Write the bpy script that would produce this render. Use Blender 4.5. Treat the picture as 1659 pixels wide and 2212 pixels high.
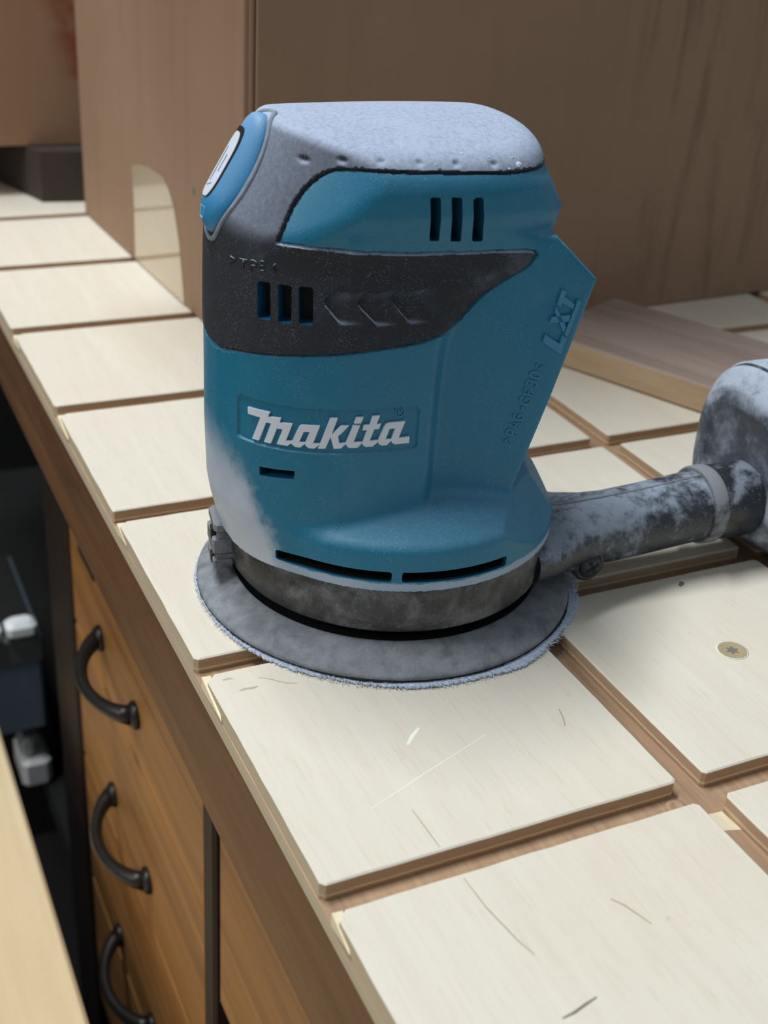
import bpy, bmesh, math, random
import numpy as np
from mathutils import Vector, Matrix
from mathutils.geometry import tessellate_polygon

# ------------------------------------------------------------------ clear
for _o in list(bpy.data.objects):
    bpy.data.objects.remove(_o)
SC = bpy.context.scene
COL = SC.collection
RNG = random.Random(7)
NR = np.random.RandomState(11)
MM = 0.001
TOP = 880.0            # height of the worktop above the floor, mm

# ------------------------------------------------------------------ camera
CAM_R = np.array([[0.90438622, -0.42237935, 0.06067328],
                  [-0.15231913, -0.45236736, -0.87872786],
                  [0.39860311, 0.78546767, -0.47345126]])
CAM_C = np.array([-87.873, -192.825, 213.044])
cd = bpy.data.cameras.new('camera')
cam = bpy.data.objects.new('camera', cd)
COL.objects.link(cam)
cd.sensor_fit = 'VERTICAL'
cd.sensor_height = 36.0
cd.lens = 36.0 * 2684.603 / 2212.0
cd.clip_start = 0.01
cd.clip_end = 30
m3 = Matrix(((CAM_R[0][0], -CAM_R[1][0], -CAM_R[2][0]),
             (CAM_R[0][1], -CAM_R[1][1], -CAM_R[2][1]),
             (CAM_R[0][2], -CAM_R[1][2], -CAM_R[2][2])))
cam.matrix_world = Matrix.Translation((CAM_C[0]*MM, CAM_C[1]*MM, (CAM_C[2]+TOP)*MM)) @ m3.to_4x4()
cd.dof.use_dof = True
cd.dof.focus_distance = 0.360
cd.dof.aperture_fstop = 16.0
SC.camera = cam

# ------------------------------------------------------------------ world, lights, exposure
SC.view_settings.view_transform = 'Standard'
SC.view_settings.look = 'None'
SC.view_settings.exposure = 0.0
SC.view_settings.gamma = 1.0
SC.view_settings.use_curve_mapping = False
SC.cycles.use_denoising = True
SC.cycles.max_bounces = 8
wd = bpy.data.worlds.new('workshop_air')
SC.world = wd
wd.use_nodes = True
wd.node_tree.nodes['Background'].inputs[0].default_value = (0.80, 0.90, 1.0, 1)
wd.node_tree.nodes['Background'].inputs[1].default_value = 0.28

def area(name, loc, target, sx, sy, power, color):
    ld = bpy.data.lights.new(name, 'AREA')
    ld.shape = 'RECTANGLE'
    ld.size, ld.size_y = sx, sy
    ld.energy = power
    ld.color = color
    o = bpy.data.objects.new(name, ld)
    COL.objects.link(o)
    o.location = loc
    d = Vector(target) - Vector(loc)
    o.rotation_euler = d.to_track_quat('-Z', 'Y').to_euler()
    return o

area('ceiling_or_fill_light', (-0.30, 0.48, 2.50), (0.05, 0.12, 0.88), 1.0, 0.14, 29, (0.93, 0.97, 1.0))
area('ceiling_or_fill_light', (-1.7, 0.25, 2.0), (0.05, 0.15, 0.85), 1.0, 0.3, 9, (1.0, 0.95, 0.88))  # added fill from the left, no lamp known there

# ------------------------------------------------------------------ material helpers
def lin(r, g, b):
    f = lambda c: (c/255/12.92) if c/255 <= 0.04045 else ((c/255+0.055)/1.055)**2.4
    return (f(r), f(g), f(b), 1)

class NT:
    def __init__(s, name):
        s.m = bpy.data.materials.new(name)
        s.m.use_nodes = True
        s.t = s.m.node_tree
        s.p = s.t.nodes['Principled BSDF']
        s.tc = None
    def n(s, typ, **kw):
        o = s.t.nodes.new(typ)
        for k, v in kw.items():
            setattr(o, k, v)
        return o
    def l(s, a, b):
        s.t.links.new(a, b)
    def coord(s, kind='Object'):
        if kind == 'World':
            return s.n('ShaderNodeNewGeometry').outputs['Position']
        if s.tc is None:
            s.tc = s.n('ShaderNodeTexCoord')
        return s.tc.outputs[kind]
    def mapping(s, scale=(1, 1, 1), rot=(0, 0, 0), loc=(0, 0, 0), kind='Object'):
        mp = s.n('ShaderNodeMapping')
        mp.inputs['Scale'].default_value = scale
        mp.inputs['Rotation'].default_value = rot
        mp.inputs['Location'].default_value = loc
        s.l(s.coord(kind), mp.inputs[0])
        return mp.outputs[0]
    def noise(s, vec, scale=1.0, detail=3.0, rough=0.55, dist=0.0):
        o = s.n('ShaderNodeTexNoise')
        o.inputs['Scale'].default_value = scale
        o.inputs['Detail'].default_value = detail
        o.inputs['Roughness'].default_value = rough
        o.inputs['Distortion'].default_value = dist
        s.l(vec, o.inputs['Vector'])
        return o.outputs['Fac']
    def ramp(s, fac, stops, interp='LINEAR'):
        r = s.n('ShaderNodeValToRGB')
        r.color_ramp.interpolation = interp
        e = r.color_ramp.elements
        while len(e) > 1:
            e.remove(e[-1])
        e[0].position, e[0].color = stops[0][0], tuple(stops[0][1])
        for p, c in stops[1:]:
            x = e.new(p)
            x.color = tuple(c)
        s.l(fac, r.inputs[0])
        return r.outputs[0]
    def mask(s, fac, a, b):
        r = s.n('ShaderNodeMapRange', interpolation_type='SMOOTHSTEP')
        r.inputs['From Min'].default_value = a
        r.inputs['From Max'].default_value = b
        s.l(fac, r.inputs['Value'])
        return r.outputs[0]
    def math(s, op, a, b=None, clamp=False):
        o = s.n('ShaderNodeMath', operation=op, use_clamp=clamp)
        for i, v in enumerate((a, b)):
            if v is None:
                continue
            if isinstance(v, (int, float)):
                o.inputs[i].default_value = v
            else:
                s.l(v, o.inputs[i])
        return o.outputs[0]
    def mix(s, fac, a, b, blend='MIX'):
        o = s.n('ShaderNodeMix', data_type='RGBA', blend_type=blend)
        for sock, v in ((o.inputs[0], fac), (o.inputs[6], a), (o.inputs[7], b)):
            if isinstance(v, (int, float)):
                sock.default_value = v
            elif isinstance(v, tuple):
                sock.default_value = v
            else:
                s.l(v, sock)
        return o.outputs[2]
    def sep(s, vec):
        o = s.n('ShaderNodeSeparateXYZ')
        s.l(vec, o.inputs[0])
        return o.outputs
    def normal(s):
        return s.n('ShaderNodeNewGeometry').outputs['Normal']
    def bump(s, h, strength=0.3, dist=0.0003):
        b = s.n('ShaderNodeBump')
        b.inputs['Strength'].default_value = strength
        b.inputs['Distance'].default_value = dist
        s.l(h, b.inputs['Height'])
        s.l(b.outputs[0], s.p.inputs['Normal'])
    def out(s, col, rough=0.5, spec=0.5, metal=0.0):
        if isinstance(col, tuple):
            s.p.inputs['Base Color'].default_value = col
        else:
            s.l(col, s.p.inputs['Base Color'])
        if isinstance(rough, (int, float)):
            s.p.inputs['Roughness'].default_value = rough
        else:
            s.l(rough, s.p.inputs['Roughness'])
        s.p.inputs['Specular IOR Level'].default_value = spec
        s.p.inputs['Metallic'].default_value = metal
        return s.m

def plain(name, rgb, rough=0.5, metal=0.0, var=0.15, scale=300, spec=0.5):
    t = NT(name)
    f = t.noise(t.mapping(), scale, 4)
    c = lin(*rgb)
    d = tuple(x*(1-var) for x in c[:3]) + (1,)
    e = tuple(min(1, x*(1+var)) for x in c[:3]) + (1,)
    return t.out(t.mix(f, d, e), rough, spec, metal)

DUST = lin(196, 205, 222)

def dusty(name, rgb, rough, top=0.45, base=0.03, speck=0.55, rgb2=None, patch=0.0, bump=0.25, dust=DUST, spec=0.4, front=False, tex=1500):
    """plastic carrying sanding dust: a film lying on upward faces, fine specks, cloudy patches"""
    t = NT(name)
    v = t.mapping()
    big = t.noise(v, 45, 4, 0.6)
    fine = t.noise(v, 900, 2, 0.6)
    vfine = t.noise(v, 3000, 2, 0.5)
    nz = t.sep(t.normal())[2]
    up = t.mask(nz, 0.12, 0.92)
    film = t.math('MULTIPLY', up, top)
    cloud = t.mask(big, 0.52, 0.75)
    film = t.math('ADD', film, t.math('MULTIPLY', cloud, 0.05 + patch))
    film = t.math('MULTIPLY', film, t.math('ADD', t.math('MULTIPLY', fine, 0.9), 0.55))
    sp = t.math('MULTIPLY', t.mask(vfine, 0.58, 0.72), t.math('ADD', t.mask(t.noise(v, 120, 3), 0.35, 0.65), 0.25))
    sp = t.math('MULTIPLY', sp, t.math('ADD', t.math('MULTIPLY', up, speck), speck*0.45))
    tot = t.math('ADD', t.math('MAXIMUM', film, sp), base)
    if front:
        p = t.sep(t.coord())
        mid = t.noise(v, 180, 4, 0.65)
        e = t.math('ADD', p[0], t.math('MULTIPLY', p[2], 0.36))
        e = t.math('ADD', e, t.math('MULTIPLY', t.math('SUBTRACT', mid, 0.5), 0.007))
        w = t.mask(e, -0.0325, -0.0375)
        w = t.math('MULTIPLY', w, t.mask(p[2], 0.076, 0.044))
        rim = t.mask(t.math('ADD', p[2], t.math('MULTIPLY', mid, 0.0022)), 0.0306, 0.0298)
        w = t.math('MAXIMUM', w, t.math('MULTIPLY', rim, 0.70))
        w = t.math('MULTIPLY', w, t.math('ADD', t.math('MULTIPLY', big, 0.7), 0.45))
    tot = t.math('MINIMUM', tot, 0.93)
    col = lin(*rgb)
    if rgb2:
        col = t.mix(big, col, lin(*rgb2))
    c = t.mix(tot, col, dust)
    if front:
        c = t.mix(t.math('MINIMUM', w, 0.93), c, DUST)
    r = t.math('ADD', t.math('MULTIPLY', tot, 0.35), rough)
    t.bump(t.noise(v, tex, 2), bump, 0.00012)
    return t.out(c, r, spec)

def caked(name, rgb, rough, lo=0.50, hi=0.62, scale=38, top=0.45, amount=0.75, dust=lin(158, 168, 182), stretch=(1, 1, 1)):
    """black plastic with irregular caked dust, rubbed bare in places"""
    t = NT(name)
    v = t.mapping(scale=stretch)
    big = t.noise(v, scale, 6, 0.62, 0.6)
    sm = t.noise(v, 260, 4, 0.65)
    fine = t.noise(t.mapping(), 1400, 2, 0.6)
    nz = t.sep(t.normal())[2]
    up = t.mask(nz, -0.1, 0.9)
    k = t.math('ADD', t.math('ADD', t.math('MULTIPLY', big, 0.7), t.math('MULTIPLY', sm, 0.3)), t.math('MULTIPLY', up, top*0.35))
    f = t.math('MULTIPLY', t.mask(k, lo, hi), amount)
    f = t.math('ADD', f, t.math('MULTIPLY', t.mask(fine, 0.6, 0.72), 0.25))
    f = t.math('ADD', f, 0.05, True)
    c = t.mix(f, lin(*rgb), dust)
    t.bump(t.math('ADD', sm, fine), 0.3, 0.00025)
    return t.out(c, t.math('ADD', t.math('MULTIPLY', f, 0.4), rough), 0.5)

def wood(name, c_light, c_dark, along='Y', scale=1.0, rough=0.6, fine=0.5, kind='Object', bump=0.1, contrast=(0.3, 0.7)):
    t = NT(name)
    a, b = 4.0*scale, 60.0*scale
    sc = {'Y': (b, a, b), 'X': (a, b, b), 'Z': (b, b, a)}[along]
    v = t.mapping(scale=sc, kind=kind)
    g = t.noise(v, 1.0, 5, 0.6, 0.8)
    sc2 = tuple(x*7 for x in sc)
    f = t.noise(t.mapping(scale=sc2, kind=kind), 1.0, 3, 0.6)
    k = t.math('ADD', t.math('MULTIPLY', g, 1-fine*0.5), t.math('MULTIPLY', f, fine*0.5))
    c = t.ramp(k, [(contrast[0], lin(*c_dark)), (contrast[1], lin(*c_light))])
    t.bump(f, bump, 0.0002)
    return t.out(c, rough, 0.3)

# ------------------------------------------------------------------ object helpers
def link(o, parent=None):
    COL.objects.link(o)
    if parent is not None:
        o.parent = parent
    return o

def tag(o, label, cat=None, group=None, kind=None):
    if label: o['label'] = label
    if cat: o['category'] = cat
    if group: o['group'] = group
    if kind: o['kind'] = kind
    return o

def thing(name, label, cat, loc=(0, 0, 0), rotz=0.0, group=None):
    o = bpy.data.objects.new(name, None)
    o.empty_display_size = 0.02
    link(o)
    o.location = Vector(loc)*MM
    o.rotation_euler = (0, 0, rotz)
    return tag(o, label, cat, group)

def mesh_of(name, V, F, mats, smooth=False, mi=None):
    me = bpy.data.meshes.new(name)
    V = np.asarray(V, float)*MM
    me.from_pydata([tuple(v) for v in V], [], [tuple(int(i) for i in f) for f in F])
    for m in (mats if isinstance(mats, (list, tuple)) else [mats]):
        me.materials.append(m)
    if mi is not None:
        me.polygons.foreach_set('material_index', np.asarray(mi, dtype=np.int32))
    if smooth:
        me.polygons.foreach_set('use_smooth', np.ones(len(me.polygons), bool))
    me.update()
    return me

def part(name, V, F, mats, parent=None, smooth=False, mi=None, loc=None, rot=None, auto=None):
    me = mesh_of(name, V, F, mats, smooth, mi)
    o = bpy.data.objects.new(name, me)
    link(o, parent)
    if loc is not None: o.location = Vector(loc)*MM
    if rot is not None: o.rotation_euler = rot
    if auto is not None:
        me.set_sharp_from_angle(angle=math.radians(auto))
    return o

class MB:
    """collects vertices (mm) and faces of one mesh"""
    def __init__(s):
        s.v, s.f, s.m = [], [], []
    def add(s, V, F, mi=0):
        o = len(s.v)
        s.v += [tuple(v) for v in V]
        s.f += [tuple(i+o for i in f) for f in F]
        s.m += [mi]*len(F)
        return s
    def build(s, name, mats, parent=None, smooth=False, auto=None, **kw):
        return part(name, s.v, s.f, mats, parent, smooth or auto is not None, s.m, auto=auto, **kw)

def box(x0, x1, y0, y1, z0, z1, b=0.0):
    """box with chamfered vertical and top/bottom edges"""
    if b <= 0:
        V = [(x, y, z) for z in (z0, z1) for x, y in ((x0, y0), (x1, y0), (x1, y1), (x0, y1))]
        F = [(0, 3, 2, 1), (4, 5, 6, 7), (0, 1, 5, 4), (1, 2, 6, 5), (2, 3, 7, 6), (3, 0, 4, 7)]
        return V, F
    def ring(i, z):
        return [(x0+i+b, y0+i, z), (x1-i-b, y0+i, z), (x1-i, y0+i+b, z), (x1-i, y1-i-b, z),
                (x1-i-b, y1-i, z), (x0+i+b, y1-i, z), (x0+i, y1-i-b, z), (x0+i, y0+i+b, z)]
    V = ring(b, z0)+ring(0, z0+b)+ring(0, z1-b)+ring(b, z1)
    F = [tuple(range(7, -1, -1)), tuple(range(24, 32))]
    for r in range(3):
        for i in range(8):
            j = (i+1) % 8
            F.append((r*8+i, r*8+j, r*8+8+j, r*8+8+i))
    return V, F

def lathe(prof, n=64, ax='z', c=(0, 0, 0), ry=1.0, close=False, expo=2.0):
    """revolve (r, h) pairs about an axis"""
    V, F = [], []
    for r, h in prof:
        for i in range(n):
            a = 2*math.pi*i/n
            ca, sa = math.cos(a), math.sin(a)
            if expo != 2.0:
                ca = math.copysign(abs(ca)**(2/expo), ca)
                sa = math.copysign(abs(sa)**(2/expo), sa)
            u, w = r*ca, r*sa*ry
            if ax == 'z': V.append((c[0]+u, c[1]+w, c[2]+h))
            elif ax == 'x': V.append((c[0]+h, c[1]+u, c[2]+w))
            else: V.append((c[0]+w, c[1]+h, c[2]+u))
    k = len(prof)
    for j in range(k-1):
        for i in range(n):
            i2 = (i+1) % n
            F.append((j*n+i, j*n+i2, (j+1)*n+i2, (j+1)*n+i))
    if close:
        F.append(tuple(range(n-1, -1, -1)))
        F.append(tuple((k-1)*n+i for i in range(n)))
    return V, F

def tube(P, r, n=8, cap=True, closed=False):
    P = [np.asarray(p, float) for p in P]
    V, F = [], []
    prev = None
    N = len(P)
    for i, p in enumerate(P):
        if closed:
            t = P[(i+1) % N]-P[i-1]
        else:
            t = P[min(i+1, N-1)]-P[max(i-1, 0)]
        t = t/(np.linalg.norm(t)+1e-12)
        if prev is None:
            ref = np.array([0, 0, 1.0]) if abs(t[2]) < 0.9 else np.array([1.0, 0, 0])
            u = np.cross(t, ref)
        else:
            u = prev-t*(prev@t)
        u /= np.linalg.norm(u)
        prev = u
        w = np.cross(t, u)
        rr = r[i] if hasattr(r, '__len__') else r
        for k in range(n):
            a = 2*math.pi*k/n
            V.append(tuple(p+rr*(math.cos(a)*u+math.sin(a)*w)))
    for i in range(N if closed else N-1):
        for k in range(n):
            k2 = (k+1) % n
            a, b = i*n, ((i+1) % N)*n
            F.append((a+k, a+k2, b+k2, b+k))
    if cap and not closed:
        F.append(tuple(range(n-1, -1, -1)))
        F.append(tuple((N-1)*n+k for k in range(n)))
    return V, F

def loft(rings, cap=True):
    n = len(rings[0])
    V = [tuple(p) for r in rings for p in r]
    F = []
    for j in range(len(rings)-1):
        for i in range(n):
            i2 = (i+1) % n
            F.append((j*n+i, j*n+i2, (j+1)*n+i2, (j+1)*n+i))
    if cap:
        F.append(tuple(range(n-1, -1, -1)))
        F.append(tuple((len(rings)-1)*n+i for i in range(n)))
    return V, F

def ell_ring(c, e1, e2, a, b, n=48, expo=2.0):
    c, e1, e2 = map(lambda q: np.asarray(q, float), (c, e1, e2))
    R = []
    for i in range(n):
        t = 2*math.pi*i/n
        ca, sa = math.cos(t), math.sin(t)
        ca = math.copysign(abs(ca)**(2/expo), ca)
        sa = math.copysign(abs(sa)**(2/expo), sa)
        R.append(c+e1*a*ca+e2*b*sa)
    return R

# ------------------------------------------------------------------ materials
def ply_material():
    t = NT('birch_plywood')
    pos = t.coord('World')
    g1 = t.noise(t.mapping(scale=(160, 9, 160), rot=(0, 0, 0.10), kind='World'), 1.0, 5, 0.6, 0.5)
    g2 = t.noise(t.mapping(scale=(900, 60, 900), rot=(0, 0, 0.10), kind='World'), 1.0, 3, 0.6)
    cl = t.noise(t.mapping(scale=(9, 5, 9), kind='World'), 1.0, 4, 0.6, 0.4)
    st = t.noise(t.mapping(scale=(28, 6, 28), loc=(3, 1, 0), kind='World'), 1.0, 5, 0.65, 1.2)
    base = t.mix(g1, lin(211, 203, 186), lin(226, 220, 206))
    base = t.mix(t.math('MULTIPLY', t.mask(g2, 0.5, 0.8), 0.42), base, lin(203, 187, 160))
    base = t.mix(t.math('MULTIPLY', t.mask(cl, 0.45, 0.75), 0.45), base, lin(216, 200, 176))
    base = t.mix(t.math('MULTIPLY', t.mask(st, 0.64, 0.80), 0.40), base, lin(178, 160, 142))
    sm = t.noise(t.mapping(scale=(70, 70, 70), loc=(1, 7, 0), kind='World'), 1.0, 3, 0.7)
    base = t.mix(t.math('MULTIPLY', t.mask(sm, 0.72, 0.80), 0.35), base, lin(120, 110, 105))
    # edge: plies by height
    z = t.sep(pos)[2]
    e = t.noise(t.mapping(scale=(500, 500, 2500), kind='World'), 1.0, 3, 0.7)
    zz = t.math('ADD', z, t.math('MULTIPLY', t.math('SUBTRACT', e, 0.5), 0.0005))
    h = t.math('DIVIDE', t.math('SUBTRACT', zz, TOP*MM-0.010), 0.010)
    ply = t.ramp(h, [(0.0, lin(204, 184, 154)), (0.10, lin(186, 158, 128)), (0.26, lin(216, 196, 164)), (0.42, lin(180, 150, 122)),
                     (0.58, lin(222, 202, 170)), (0.66, lin(190, 162, 134)), (0.93, lin(226, 212, 184))], 'CONSTANT')
    streak = t.noise(t.mapping(scale=(130, 130, 3000), kind='World'), 1.0, 3, 0.7)
    ply = t.mix(t.math('MULTIPLY', t.mask(streak, 0.5, 0.75), 0.5), ply, lin(150, 122, 98))
    # outer long edge: greyer, with light from the left put into its colour
    n = t.sep(t.normal())
    px = t.sep(pos)[0]
    outer = t.math('MULTIPLY', t.mask(n[0], -0.6, -0.8), t.mask(px, 0.006, 0.004))
    ply = t.mix(t.math('MULTIPLY', outer, 0.85), ply, lin(188, 178, 156))
    c = t.mix(t.mask(n[2], 0.5, 0.7), ply, base)
    t.bump(t.math('ADD', g2, e), 0.18, 0.00025)
    return t.out(c, 0.62, 0.3)

M = {}
M['ply'] = ply_material()
M['bed'] = wood('groove_bed_wood', (190, 160, 128), (146, 116, 92), 'Y', 1.5, 0.8, 0.8, 'World', 0.4)
M['fresh'] = plain('torn_pale_wood', (232, 218, 188), 0.7, 0, 0.1, 500)
M['dark_oak'] = wood('dark_stained_apron', (122, 84, 52), (62, 38, 22), 'Y', 1.1, 0.55, 0.5, 'World', 0.15, (0.25, 0.75))
M['oak'] = wood('golden_brown_drawer_wood', (174, 124, 68), (116, 75, 37), 'Y', 0.9, 0.5, 0.35, 'World', 0.1, (0.25, 0.75))
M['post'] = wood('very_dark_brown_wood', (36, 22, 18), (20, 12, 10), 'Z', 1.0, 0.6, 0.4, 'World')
M['bronze'] = plain('dark_bronze_handle', (58, 56, 56), 0.38, 0.8, 0.2, 200)
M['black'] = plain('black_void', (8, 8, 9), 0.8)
M['pine'] = wood('pale_pine', (234, 216, 180), (214, 186, 144), 'Y', 0.5, 0.6, 0.4, 'World', 0.05)
M['walnut'] = wood('walnut', (178, 160, 150), (134, 116, 106), 'X', 1.0, 0.6, 0.6, 'Object', 0.1, (0.28, 0.75))
M['walnut_edge'] = wood('walnut_edge', (198, 172, 142), (160, 132, 104), 'X', 1.0, 0.6, 0.6, 'Object', 0.1)
M['slab'] = plain('dark_grey_brown_board', (58, 48, 42), 0.7)
M['tape'] = None
M['floor'] = plain('dark_floor', (26, 26, 28), 0.8, 0, 0.25, 12)
M['wall'] = plain('workshop_wall', (120, 116, 108), 0.85, 0, 0.1, 8)
M['steel'] = plain('zinc_screw_steel', (120, 116, 108), 0.4, 0.85, 0.25, 600)
M['screwdust'] = plain('dust_filled_screw_head', (168, 152, 120), 0.7, 0.0, 0.25, 900)
M['graphite'] = plain('graphite_smudge', (120, 112, 104), 0.8)
M['stain'] = plain('grey_stain', (204, 194, 176), 0.75, 0, 0.12, 200)
M['faint'] = plain('faint_smudge', (182, 172, 156), 0.8)
M['pale_gouge'] = plain('pale_gouge', (246, 242, 228), 0.7)
M['brown_crack'] = plain('brown_crack', (184, 164, 140), 0.8)

def cardboard():
    t = NT('corrugated_cardboard')
    v = t.mapping()
    fl = t.noise(t.mapping(scale=(70, 70, 4)), 1.0, 4, 0.6)
    ms = t.noise(v, 9, 4, 0.6)
    sm = t.noise(t.mapping(scale=(95, 95, 9), loc=(2, 3, 1)), 1.0, 4, 0.6, 0.3)
    c = t.mix(ms, lin(146, 118, 96), lin(166, 136, 112))
    c = t.mix(t.math('MULTIPLY', t.mask(fl, 0.5, 0.8), 0.2), c, lin(126, 100, 82))
    # scuffed flute lines on the right-hand part of the front
    x = t.sep(t.coord())[0]
    reg = t.math('MULTIPLY', t.mask(x, 0.175, 0.225), t.mask(x, 0.345, 0.285))
    c = t.mix(t.math('MULTIPLY', t.math('MULTIPLY', t.mask(sm, 0.50, 0.70), reg), 0.38), c, lin(86, 64, 50))
    t.bump(fl, 0.25, 0.0012)
    return t.out(c, 0.75, 0.25)

M['card'] = cardboard()

def cardboard_print():
    t = NT('printed_cardboard')
    p = t.sep(t.coord())
    ms = t.noise(t.mapping(), 9, 4, 0.6)
    c = t.mix(ms, lin(142, 110, 88), lin(164, 130, 102))
    nz = t.noise(t.mapping(), 60, 3, 0.6)
    u = t.math('ADD', p[0], t.math('MULTIPLY', p[2], 0.30))
    w = t.math('MULTIPLY', t.mask(u, 0.078, 0.098), t.mask(p[2], 0.105, 0.080))
    w = t.math('MULTIPLY', w, t.mask(p[2], 0.036, 0.043))
    w = t.math('MULTIPLY', w, t.mask(nz, 0.3, 0.6))
    c = t.mix(t.math('MULTIPLY', w, 0.75), c, lin(132, 62, 34))
    return t.out(c, 0.75, 0.25)

M['card_print'] = cardboard_print()

def tape_mat():
    t = NT('glossy_packing_tape')
    c = t.mix(t.noise(t.mapping(), 14, 3), lin(188, 168, 140), lin(206, 188, 160))  # pale tan stands for the bench reflected in clear tape
    m = t.out(c, 0.07, 0.6)
    t.p.inputs['Coat Weight'].default_value = 0.6
    t.p.inputs['Coat Roughness'].default_value = 0.05
    return m
M['tape'] = tape_mat()

# ------------------------------------------------------------------ room
def structure(name, V, F, m):
    o = part(name, V, F, m)
    o['kind'] = 'structure'
    return o

structure('floor', *box(-2600, 3000, -2600, 1400, -60, 0), M['floor'])
structure('wall_back', *box(-2600, 3000, 1400, 1500, -60, 3000), M['wall'])

# ------------------------------------------------------------------ worktop: grooved plywood, one object per square
bench = thing('grooved_plywood_worktop', 'pale birch plywood worktop cut into squares by brown grooves, under the sander', 'worktop', (0, 0, TOP-10))
COLS = [(0.3, 102.2), (110.9, 201.7), (210.4, 301.2), (309.9, 400.7), (409.4, 500.2), (508.9, 599.7)]
ROWS = range(-2, 9)
PITCH, TL, GD = 96.0, 87.6, 5.2     # row pitch, tile length, groove depth

def tile_mesh(w, left, seed):
    """w wide, TL long, top at z=10, bottom at 10-GD; small worn bevel and chipped corners"""
    r = random.Random(seed)
    zt, zb = 10.0, 10.0-GD
    b = 0.45
    def cor(x, y, sx, sy, c):
        k = max(c, 0.5)
        return [(x+sx*k, y), (x, y+sy*k)]
    cs = [r.uniform(0.4, 1.3) for _ in range(4)]
    if left:
        cs[3] = r.uniform(2.0, 3.4)
    out = []
    a = cor(0, 0, 1, 1, cs[0]); out += [a[1], a[0]]
    a = cor(w, 0, -1, 1, cs[1]); out += [a[0], a[1]]
    a = cor(w, TL, -1, -1, cs[2]); out += [a[1], a[0]]
    a = cor(0, TL, 1, -1, cs[3]); out += [a[0], a[1]]
    # refine edges with slight raggedness
    P = []
    n = len(out)
    for i in range(n):
        p, q = out[i], out[(i+1) % n]
        L = math.hypot(q[0]-p[0], q[1]-p[1])
        k = max(1, int(L/6.0))
        for j in range(k):
            s = j/k
            jx = r.uniform(-0.12, 0.12) if 0 < j else 0
            P.append((p[0]+(q[0]-p[0])*s+jx, p[1]+(q[1]-p[1])*s+jx))
    m = len(P)
    cx, cy = w/2, TL/2
    ins = [(x+(b if x < cx else -b)*(1 if abs(x-cx) > w*0.3 else 0.3), y+(b if y < cy else -b)*(1 if abs(y-cy) > TL*0.3 else 0.3)) for x, y in P]
    V = [(x, y, zb) for x, y in P]+[(x, y, zt-0.35) for x, y in P]+[(x, y, zt) for x, y in ins]
    F = []
    for i in range(m):
        j = (i+1) % m
        F.append((i, j, m+j, m+i))
        F.append((m+i, m+j, 2*m+j, 2*m+i))
    F.append(tuple(2*m+i for i in range(m)))
    F.append(tuple(range(m-1, -1, -1)))
    return mesh_of('tile', V, F, M['ply'])

for ci, (x0, x1) in enumerate(COLS):
    meshes = [tile_mesh(x1-x0, ci == 0, 31*ci+k) for k in range(3)]
    for n in ROWS:
        o = bpy.data.objects.new('tile', meshes[(n+5) % 3])
        link(o, bench)
        jit = RNG.uniform(-0.15, 0.25) if ci == 0 else 0
        o.location = ((x0+jit)*MM, n*PITCH*MM, 0)
# base sheet under the squares, its top is the groove bottom
part('base_sheet', *box(0, 600, -192.0, 863, 0, 10-GD-0.02), [M['ply'], M['bed']], bench, mi=[0, 1, 0, 0, 0, 0])
# torn splinters where the grooves run out at the long edge
for n in range(-1, 6):
    y = n*PITCH+TL
    L = RNG.uniform(9, 19)
    V = [(-0.25, y+0.6, 9.2), (-0.25, y+0.6, 5.2), (-0.15, y-L, 6.3+RNG.uniform(-0.6, 0.8)), (2.4, y+0.3, 9.3), (2.6, y+0.3, 4.9), (0.6, y-L*0.8, 6.8)]
    F = [(0, 1, 2), (3, 5, 4), (0, 3, 4, 1), (1, 4, 5, 2), (0, 2, 5, 3)]
    part('splinter', V, F, M['fresh'], bench)

def screw_in_top(x, y):
    s = MB()
    s.add(*lathe([(4.7, 10.0), (4.5, 10.14), (4.0, 10.12), (3.8, 10.06), (0.05, 10.05)], 28, c=(x, y, 0)))
    scr = s.build('countersunk_screw', M['screwdust'], bench, True)
    s2 = MB(); s2.add(*lathe([(4.9, 10.0), (5.0, 10.1), (4.6, 10.12)], 28, c=(x, y, 0))); s2.build('screw_hole_rim', M['pale_gouge'], scr, True)
    star = []
    for k in range(12):
        a = math.pi*k/6
        r = 2.35 if k % 2 == 0 else 1.35
        star.append((x+r*math.cos(a), y+r*math.sin(a)))
    V = [(p[0], p[1], 10.04) for p in star]+[(p[0], p[1], 10.09) for p in star]
    F = [tuple(range(12, 24))]+[(i, (i+1) % 12, 12+(i+1) % 12, 12+i) for i in range(12)]
    part('screw_socket', V, F, M['graphite'], scr)
screw_in_top(156.2, 44.2)

def knot(x, y, r, z, mat, name):
    V, F = lathe([(r, 0), (r*0.95, 0.7), (r*0.6, 1.0), (r*0.45, 0.6), (0.05, 0.55)], 14, c=(x, y, z))
    part(name, V, F, mat, bench, True)
knot(99.6, -4.2, 3.0, 10-GD-0.1, M['bed'], 'wood_plug')
knot(199.5, 91.6, 2.6, 10-GD-0.1, M['bed'], 'wood_plug')
part('groove_chip', [(103.5, -9.0, 4.8), (110.5, -9.4, 4.8), (111, -17, 4.8), (104.5, -15, 4.8), (106, -10.5, 6.4), (109.5, -11, 6.0), (109, -14, 5.6)],
     [(0, 1, 5, 4), (1, 2, 6, 5), (2, 3, 6), (3, 0, 4, 6), (4, 5, 6)], M['fresh'], bench)

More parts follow.
